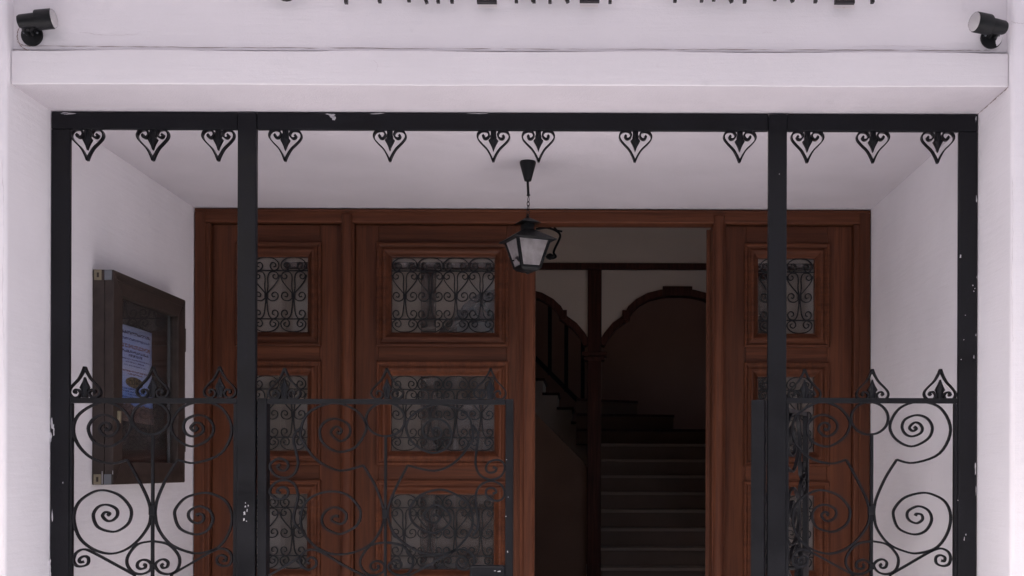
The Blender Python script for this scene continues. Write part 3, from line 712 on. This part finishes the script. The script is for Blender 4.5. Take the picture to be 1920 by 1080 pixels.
for i in range(4):
    a, b2 = c4(rt, i), c4(rb, i)
    MB().tube([(*a, ztp), (*b2, zbt)], .0064, 4).build('corner_bar', M_LAMP, body)
    A, B = Vector((*c4(rt, i), ztp)), Vector((*c4(rt, (i + 1) % 4), ztp)); Cc, D = Vector((*c4(rb, (i + 1) % 4), zbt)), Vector((*c4(rb, i), zbt))
    nrm = (B - A).cross(D - A).normalized() * .0012
    inn = 0.97; cen = (A + B + Cc + D) / 4
    def P4(s, t_): return (A.lerp(B, s)).lerp(D.lerp(Cc, s), t_)
    # the pane facing the street on the left is broken near its foot
    outline = [P4(.02, .02), P4(.98, .02), P4(.98, .98), P4(.02, .98)]
    if i == 1:
        outline = [P4(.02, .02), P4(.98, .02), P4(.98, .60), P4(.62, .63), P4(.50, .60), P4(.30, .70), P4(.02, .66)]
    nP = len(outline)
    MB().add([p + nrm for p in outline] + [p - nrm for p in outline], [tuple(range(nP)), tuple(range(2 * nP - 1, nP - 1, -1))] + [(j, j + nP, (j + 1) % nP + nP, (j + 1) % nP) for j in range(nP)]).build('pane', M_FR, body)
    if i == 1:
        outline = [P4(.02, .72), P4(.25, .74), P4(.45, .68), P4(.98, .95), P4(.98, .98), P4(.02, .98)]; nP = 6
        MB().add([p + nrm for p in outline] + [p - nrm for p in outline], [tuple(range(nP)), tuple(range(2 * nP - 1, nP - 1, -1))] + [(j, j + nP, (j + 1) % nP + nP, (j + 1) % nP) for j in range(nP)]).build('pane', M_FR, body)
sq(lan, 'base', [(.020, lz(511)), (.040, lz(508)), (.052, lz(504)), (.054, lz(500)), (.050, lz(499))])
MB().lathe([(.004, lz(514)), (.008, lz(512)), (.008, lz(510))], Matrix.Translation((x0, YN, 0)), 10).build('knob', M_LAMP, lan, smooth=True)
MB().lathe([(.010, lz(499)), (.010, lz(490)), (.016, lz(486)), (.026, lz(474)), (.022, lz(462)), (.008, lz(457))], Matrix.Translation((x0, YN, 0)), 16).build('bulb', M_FR, lan, smooth=True)

# ------------------------------------------------------------------ notice board on the left porch wall
m_al, t, b = mat('brown_anodised_frame', (0.040, 0.027, 0.023), 0.5)
gn = noise(t, geo(t), 30, 4); t.links.new(ramp(t, gn, [(0.3, (0.030, 0.020, 0.017)), (0.7, (0.050, 0.034, 0.029))]), b.inputs['Base Color'])
M_AL = m_al
M_FELT = mat('dark_board_lining', (0.045, 0.026, 0.024), 0.95)[0]
M_BRASS = mat('dull_brass_plate', (0.26, 0.22, 0.15), 0.55)[0]
M_GREY = mat('grey_plastic_plate', (0.16, 0.17, 0.19), 0.6)[0]
BX, BF, BY0, BY1, BZ0, BZ1 = XL + .001, -1.5455, .293, .964, EYE - .056, EYE + .655
nb = thing('notice_board', 'dark brown glazed notice board hung on the left porch wall', 'notice board', (XL, (BY0 + BY1) / 2, BZ0))
fw = .075
MB().box(BX, BX + .006, BY0 + .01, BY1 - .01, BZ0 + .01, BZ1 - .01).build('back_panel', M_FELT, nb)
# carcass round the case, then the door frame on it
for (y0, y1, z0, z1) in ((BY0, BY0 + .022, BZ0, BZ1), (BY1 - .022, BY1, BZ0, BZ1), (BY0 + .0225, BY1 - .0225, BZ1 - .022, BZ1), (BY0 + .0225, BY1 - .0225, BZ0, BZ0 + .022)):
    MB().box(BX, BF - .030, y0, y1, z0, z1).build('carcass', M_AL, nb, .002)
def yz_trap(poly, x0, x1, name):
    n = len(poly)
    return MB().add([(x0, y, z) for y, z in poly] + [(x1, y, z) for y, z in poly], [tuple(range(n - 1, -1, -1)), tuple(range(n, 2 * n))] + [(i, (i + 1) % n, (i + 1) % n + n, i + n) for i in range(n)]).build(name, M_AL, nb, .0025)
y0, y1, z0, z1 = BY0 + .0005, BY1 - .0005, BZ0 + .0005, BZ1 - .0005
g = .0007
yz_trap([(y0, z0 + g), (y0 + fw, z0 + fw + g), (y0 + fw, z1 - fw - g), (y0, z1 - g)], BF - .029, BF, 'frame_stile')
yz_trap([(y1, z0 + g), (y1, z1 - g), (y1 - fw, z1 - fw - g), (y1 - fw, z0 + fw + g)], BF - .029, BF, 'frame_stile')
yz_trap([(y0 + g, z1), (y0 + fw + g, z1 - fw), (y1 - fw - g, z1 - fw), (y1 - g, z1)], BF - .029, BF, 'frame_rail')
yz_trap([(y0 + g, z0), (y1 - g, z0), (y1 - fw - g, z0 + fw), (y0 + fw + g, z0 + fw)], BF - .029, BF, 'frame_rail')
for (a, b2, c, d) in ((y0 + .02, y1 - .02, z1 - .030, z1 - .026), (y0 + .02, y1 - .02, z0 + .026, z0 + .030)):
    MB().box(BF + .0002, BF + .003, a, b2, c, d).build('bead', M_AL, nb)
MB().box(BF - .024, BF - .021, y0 + fw - .006, y1 - fw + .006, z0 + fw - .006, z1 - fw + .006).build('pane', M_BGLASS, nb)
for zc_ in (BZ1 - .018, BZ0 + .018):                     # end plates of the profiles, facing the street
    m = MB(); xa_, xb_ = BX + .006, BX + .030
    m.rings([(xa_, xb_, zc_ - .017, zc_ + .017, BY0 - .0003), (xa_, xb_, zc_ - .017, zc_ + .017, BY0 - .0025), (xa_ + .008, xb_ - .008, zc_ - .008, zc_ + .008, BY0 - .0025), (xa_ + .008, xb_ - .008, zc_ - .008, zc_ + .008, BY0 - .0003)])
    m.build('end_plate', M_BRASS, nb)
    MB().box(BX + .040, BX + .064, BY0 - .0022, BY0 - .0002, zc_ - .017, zc_ + .017).build('end_plate', M_GREY, nb)
MB().box(BX + .033, BX + .035, BY0 - .0022, BY0 - .0002, BZ0 + .003, BZ0 + .045).build('scratch', M_CHIP, nb)
MB().box(BX + .068, BX + .070, BY0 - .0022, BY0 - .0002, BZ0 + .035, BZ0 + .047).build('scratch', M_CHIP, nb)
for z in (BZ1 - .20, BZ0 + .12):
    MB().lathe([(.007, 0), (.007, .09)], Matrix.Translation((BF - .008, BY1 + .008, z)), 10).build('hinge', M_AL, nb, smooth=True)
MB().box(BF + .0005, BF + .008, BY0 + .030, BY0 + .046, EYE + .15, EYE + .19).build('lock', M_BRASS, nb, .001)
MB().box(BF - .0295, BF - .0245, BY1 - fw - .034, BY1 - fw - .020, BZ0 + fw, BZ1 - fw).build('inner_bar', M_GREY, nb)

# poster pinned inside
def poster_mat():
    m, t, b = mat('blue_event_print', (0.3, 0.35, 0.6), 0.5)
    tc = N(t, 'ShaderNodeUVMap'); sp = N(t, 'ShaderNodeSeparateXYZ'); t.links.new(tc.outputs[0], sp.inputs[0])
    U, V = sp.outputs[0], sp.outputs[1]
    cl = noise(t, mapping(t, tc.outputs[0], (2, 3, 1)), 2.0, 4)
    base = ramp(t, V, [(0.0, (0.10, 0.17, 0.50)), (0.3, (0.22, 0.36, 0.85)), (0.55, (0.55, 0.62, 0.92)), (0.75, (0.36, 0.48, 0.90)), (1.0, (0.52, 0.60, 0.90))])
    base = mixc(t, ramp(t, cl, [(0.45, (0, 0, 0)), (0.7, (0.35, 0.35, 0.35))]), base, (0.62, 0.66, 0.90))
    # printed lines: (height on the sheet, half thickness, left, right, colour, letter pitch)
    lines = [(.93, .016, .06, .95, (.03, .03, .09), 26), (.865, .012, .10, .92, (.05, .06, .22), 30), (.79, .020, .08, .94, (.22, .12, .16), 22), (.735, .013, .12, .90, (.03, .04, .14), 30), (.695, .013, .32, .70, (.03, .04, .14), 30),
             (.655, .007, .05, .95, (.10, .10, .25), 44), (.625, .007, .25, .75, (.10, .10, .25), 44), (.59, .006, .2, .8, (.12, .14, .32), 44), (.53, .009, .05, .95, (.20, .08, .10), 40), (.50, .008, .3, .7, (.20, .08, .10), 40),
             (.345, .009, .04, .9, (.04, .08, .30), 36), (.315, .009, .15, .9, (.04, .08, .30), 36), (.285, .008, .3, .95, (.04, .08, .30), 36), (.255, .008, .15, .8, (.04, .08, .30), 36)]
    col = base
    for (h, th, l, r, c, pitch) in lines:
        mask = math_(t, 'LESS_THAN', math_(t, 'ABSOLUTE', math_(t, 'SUBTRACT', V, h)), th)
        mask = math_(t, 'MULTIPLY', mask, math_(t, 'MULTIPLY', math_(t, 'GREATER_THAN', U, l), math_(t, 'LESS_THAN', U, r)))
        g_ = noise(t, mapping(t, tc.outputs[0], (pitch * 1.6, 60, 1)), 1.0, 2)
        mask = math_(t, 'MULTIPLY', mask, math_(t, 'GREATER_THAN', g_, 0.47))
        col = mixc(t, mask, col, c)
    # small round picture and the photograph along the foot
    d = math_(t, 'ADD', math_(t, 'POWER', math_(t, 'MULTIPLY', math_(t, 'SUBTRACT', U, .48), 4.2), 2), math_(t, 'POWER', math_(t, 'MULTIPLY', math_(t, 'SUBTRACT', V, .415), 17), 2))
    pic = ramp(t, noise(t, mapping(t, tc.outputs[0], (22, 30, 1)), 1.0, 3), [(0.35, (0.04, 0.03, 0.02)), (0.65, (0.22, 0.15, 0.07))])
    col = mixc(t, math_(t, 'LESS_THAN', d, 1.0), col, pic)
    foot = math_(t, 'LESS_THAN', V, math_(t, 'ADD', .10, math_(t, 'MULTIPLY', noise(t, mapping(t, tc.outputs[0], (5, .1, 1)), 1.0, 4), .16)))
    pic2 = ramp(t, noise(t, mapping(t, tc.outputs[0], (12, 18, 1)), 1.0, 4), [(0.3, (0.03, 0.02, 0.03)), (0.7, (0.20, 0.11, 0.09))])
    col = mixc(t, foot, col, pic2)
    t.links.new(col, b.inputs['Base Color']); return m
PY0, PY1, PZ0, PZ1 = .415, .725, EYE + .165, EYE + .497
nU, nV = 10, 12; vs = []; fs = []; uv = []
for j in range(nV + 1):
    for i in range(nU + 1):
        u, v = i / nU, j / nV
        bow = .010 * math.sin(u * math.pi) * .5 + .012 * (1 - v) ** 3 * u + .004 * u * u
        vs.append((BX + .026 + bow, PY0 + (PY1 - PY0) * (u - .02 * (1 - v) ** 2), PZ0 + (PZ1 - PZ0) * v - .008 * u * (1 - v)))
        uv.append((u, v))
for j in range(nV):
    for i in range(nU):
        a = j * (nU + 1) + i; fs.append((a, a + 1, a + nU + 2, a + nU + 1))
po = MB().add(vs, fs).build('poster', poster_mat(), None, smooth=True)
ul = po.data.uv_layers.new(name='UVMap')
for lp in po.data.loops: ul.data[lp.index].uv = uv[lp.vertex_index]
sm = po.modifiers.new('paper', 'SOLIDIFY'); sm.thickness = .0006
po['label'] = 'blue printed poster pinned inside the dark notice board'; po['category'] = 'poster'

# ------------------------------------------------------------------ spotlights on the wall above the band
M_LENS = mat('spotlight_lens', (0.42, 0.40, 0.41), 0.08, 0.0, 0.9)[0]
YW = -.225
def spot(label, base_px, tail_px, head_px, ytail, yhead):
    bx_, bz_ = at(*base_px, YW)
    s = thing('spotlight', label, 'spotlight', (bx_, YW, bz_), 'spotlights over the porch')
    MB().lathe([(.030, -.001), (.031, .003), (.030, .007), (.022, .010), (.006, .011)], Matrix.Translation((bx_, YW, bz_)) @ Matrix.Rotation(R(90), 4, 'X'), 28).build('base_plate', M_LAMP, s, smooth=True)
    tx, tz = at(*tail_px, ytail); hx2, hz2 = at(*head_px, yhead)
    a, b2 = Vector((tx, ytail, tz)), Vector((hx2, yhead, hz2)); d = b2 - a; L = d.length
    Mx_ = Matrix.Translation(a) @ d.to_track_quat('Z', 'Y').to_matrix().to_4x4()
    body = MB().lathe([(.010, .0), (.016, .002), (.019, .008), (.0205, L * .52), (.0205, L * .53)], Mx_, 28).build('housing', M_LAMP, s, smooth=True)
    MB().lathe([(.0195, L * .525), (.0262, L * .53), (.0275, L * .56), (.0275, L * .985), (.0262, L)], Mx_, 28).build('hood', M_LAMP, s, smooth=True)
    MB().lathe([(.0255, L + .0002), (.0258, L + .003), (.021, L + .008), (.012, L + .011), (.002, L + .012)], Mx_, 28).build('lens', M_LENS, s, smooth=True)
    mid = a.lerp(b2, .36)
    for sg in (-1, 1):
        off = Vector((.010 * sg, 0, 0))
        MB().tube([Vector((bx_, YW - .010, bz_)) + off * .8, Vector((bx_, YW - .030, bz_ + .006)) + off, mid + off + Vector((0, 0, -.014))], .0062, 8).build('bracket', M_LAMP, s, smooth=True)
    MB().lathe([(.009, -.010), (.009, .010)], Matrix.Translation((bx_ + .001, YW - .026, bz_ + .010)) @ Matrix.Rotation(R(90), 4, 'Y'), 14).build('knuckle', M_LAMP, s, smooth=True)
    for sg in (-1, 1):
        MB().lathe([(.003, 0), (.0026, .002)], Matrix.Translation((bx_ + .019 * sg, YW - .0105, bz_ + .004)) @ Matrix.Rotation(R(90), 4, 'X'), 10).build('screw', M_GREY, s)
    # dirt ring where an older, larger plate sat, or white paint lapped over the new one
    if base_px[0] < 900:
        m = MB(); prev = None
        for i in range(41):
            q = R(115 + 150 * i / 40); rr = .043 + random.uniform(-.0012, .0012); wd = random.uniform(.0003, .0014)
            cur = [(bx_ + math.cos(q) * (rr - wd), YW - .0006, bz_ + math.sin(q) * (rr - wd)), (bx_ + math.cos(q) * (rr + wd), YW - .0006, bz_ + math.sin(q) * (rr + wd))]
            if prev: m.add([prev[0], cur[0], cur[1], prev[1]], [(0, 3, 2, 1)])
            prev = cur
        m.build('dirt_ring', M_CRACK, s)
    else:
        arc_ = [(bx_ + .0285 * math.cos(R(a)), bz_ + .0285 * math.sin(R(a))) for a in range(-62, 41, 6)]
        MB().prism(arc_ + [(bx_ + .016, bz_ + .008), (bx_ + .009, bz_ - .004), (bx_ + .010, bz_ - .018)], YW - .0105, YW - .006).build('paint_lap', M_WALL_DIM, s)
    return s
spot('black spotlight at the left end of the wall above the porch', (61, 67), (33, 41), (99, 35), YW - .050, YW - .037)
spot('black spotlight at the right end of the wall above the porch', (1858, 72), (1886, 53), (1828, 41), YW - .050, YW - .074)

# ------------------------------------------------------------------ letters on the wall (only their feet reach into view)
m_le, t, b = mat('dark_letter_metal', (0.010, 0.007, 0.008), 0.5)
M_LET = m_le
m_pl, t, b = mat('rust_stained_patch', (0.68, 0.62, 0.62), 0.9)
pn = noise(t, geo(t), 70, 4, .6); t.links.new(ramp(t, pn, [(0.60, (0.78, 0.72, 0.73)), (0.74, (0.48, 0.32, 0.24))]), b.inputs['Base Color'])
YT = YW - .028
let = thing('wall_lettering', 'dark metal letters fixed along the wall above the band', 'lettering', (-.2, YW, at(960, 4, YT)[1]))
def lp(px, py): return at(px, py, YT)
LH = .20; SW = .0092
def stroke(m, p, q, w_=SW):
    p, q = Vector(p), Vector(q); d = (q - p).normalized(); nn = Vector((-d.y, d.x)) * w_ / 2
    m.prism([(p - nn)[:], (q - nn)[:], (q + nn)[:], (p + nn)[:]], YT, YT + .014)
def letter(kind, px, py, wpx=34):
    x, z = lp(px, py - 1.3); k = (YT + DC) / F; W = wpx * k; m = MB()
    if kind == 'I': stroke(m, (x, z), (x, z + LH))
    if kind == 'T': stroke(m, (x, z), (x, z + LH - SW)); stroke(m, (x - W * .6, z + LH), (x + W * .6, z + LH))
    if kind == 'P': stroke(m, (x, z), (x, z + LH)); m.ribbon([(x, z + LH - .005), (x + W * .6, z + LH - .008), (x + W * .9, z + LH * .75), (x + W * .6, z + LH * .52), (x, z + LH * .48)], SW, YT + .0004, YT + .0136, 5)
    if kind == 'K': stroke(m, (x - W, z + .004), (x - W, z + LH)); stroke(m, (x, z), (x - W + .004, z + LH * .52)); stroke(m, (x, z + LH), (x - W + .004, z + LH * .48))
    if kind == 'KV': stroke(m, (x, z), (x, z + LH)); stroke(m, (x + W, z + .002), (x + .004, z + LH * .52)); stroke(m, (x + W, z + LH), (x + .004, z + LH * .48))
    if kind == 'H': stroke(m, (x, z), (x, z + LH)); stroke(m, (x + W, z), (x + W, z + LH)); stroke(m, (x + SW / 2, z + LH / 2), (x + W - SW / 2, z + LH / 2))
    if kind == 'N': stroke(m, (x, z), (x, z + LH)); stroke(m, (x + W, z), (x + W, z + LH)); stroke(m, (x + .003, z + LH), (x + W - .003, z + .004))
    if kind == 'E':
        stroke(m, (x, z - SW * 0), (x, z + LH))
        for f, l in ((.022, 1), (.5, .8), (.978, 1)): stroke(m, (x + SW / 2, z + LH * f), (x + W * l, z + LH * f))
    if kind == 'O':
        c = (x, z + LH / 2); m.ribbon([(c[0] + W * .75 * math.cos(a), c[1] + LH / 2 * math.sin(a)) for a in [2 * math.pi * i / 36 for i in range(37)]], SW, YT, YT + .014, 1, smooth=False, closed=True)
    o = m.build('letter', M_LET, let)
    # standoff studs into the wall
    MB().box(x - .003, x + .003, YT + .0142, YW - .0002, z + LH * .6, z + LH * .6 + .006).build('stud', M_LET, let)
for a in (('O', 535, -2.5, 46), ('T', 648, 6), ('P', 711, 4), ('K', 800, 5), ('H', 821, 4.5, 26), ('E', 897, 5.5), ('N', 968, 4, 33), ('KV', 1031, 5), ('E', 1090, 3.5), ('I', 1144, 5), ('T', 1266, 3), ('I', 1316, 2.5), ('K', 1373, 3.5), ('I', 1397, 4.5), ('K', 1488, 2.5), ('T', 1530, 4), ('E', 1569, 6.5), ('T', 1637, 5)):
    letter(*a)
for (pa, pb, pz) in ((897, 932, 15), (1088, 1121, 14), (1564, 1602, 16)):
    xa_, za = at(pa, pz, YW); xb_, _ = at(pb, pz, YW)
    MB().box(xa_, xb_, YW - .0025, YW - .0004, za, za + .06).build('backing_patch', m_pl, let, .0008)

for o in list(bpy.data.objects):
    if '_org' in o: del o['_org']
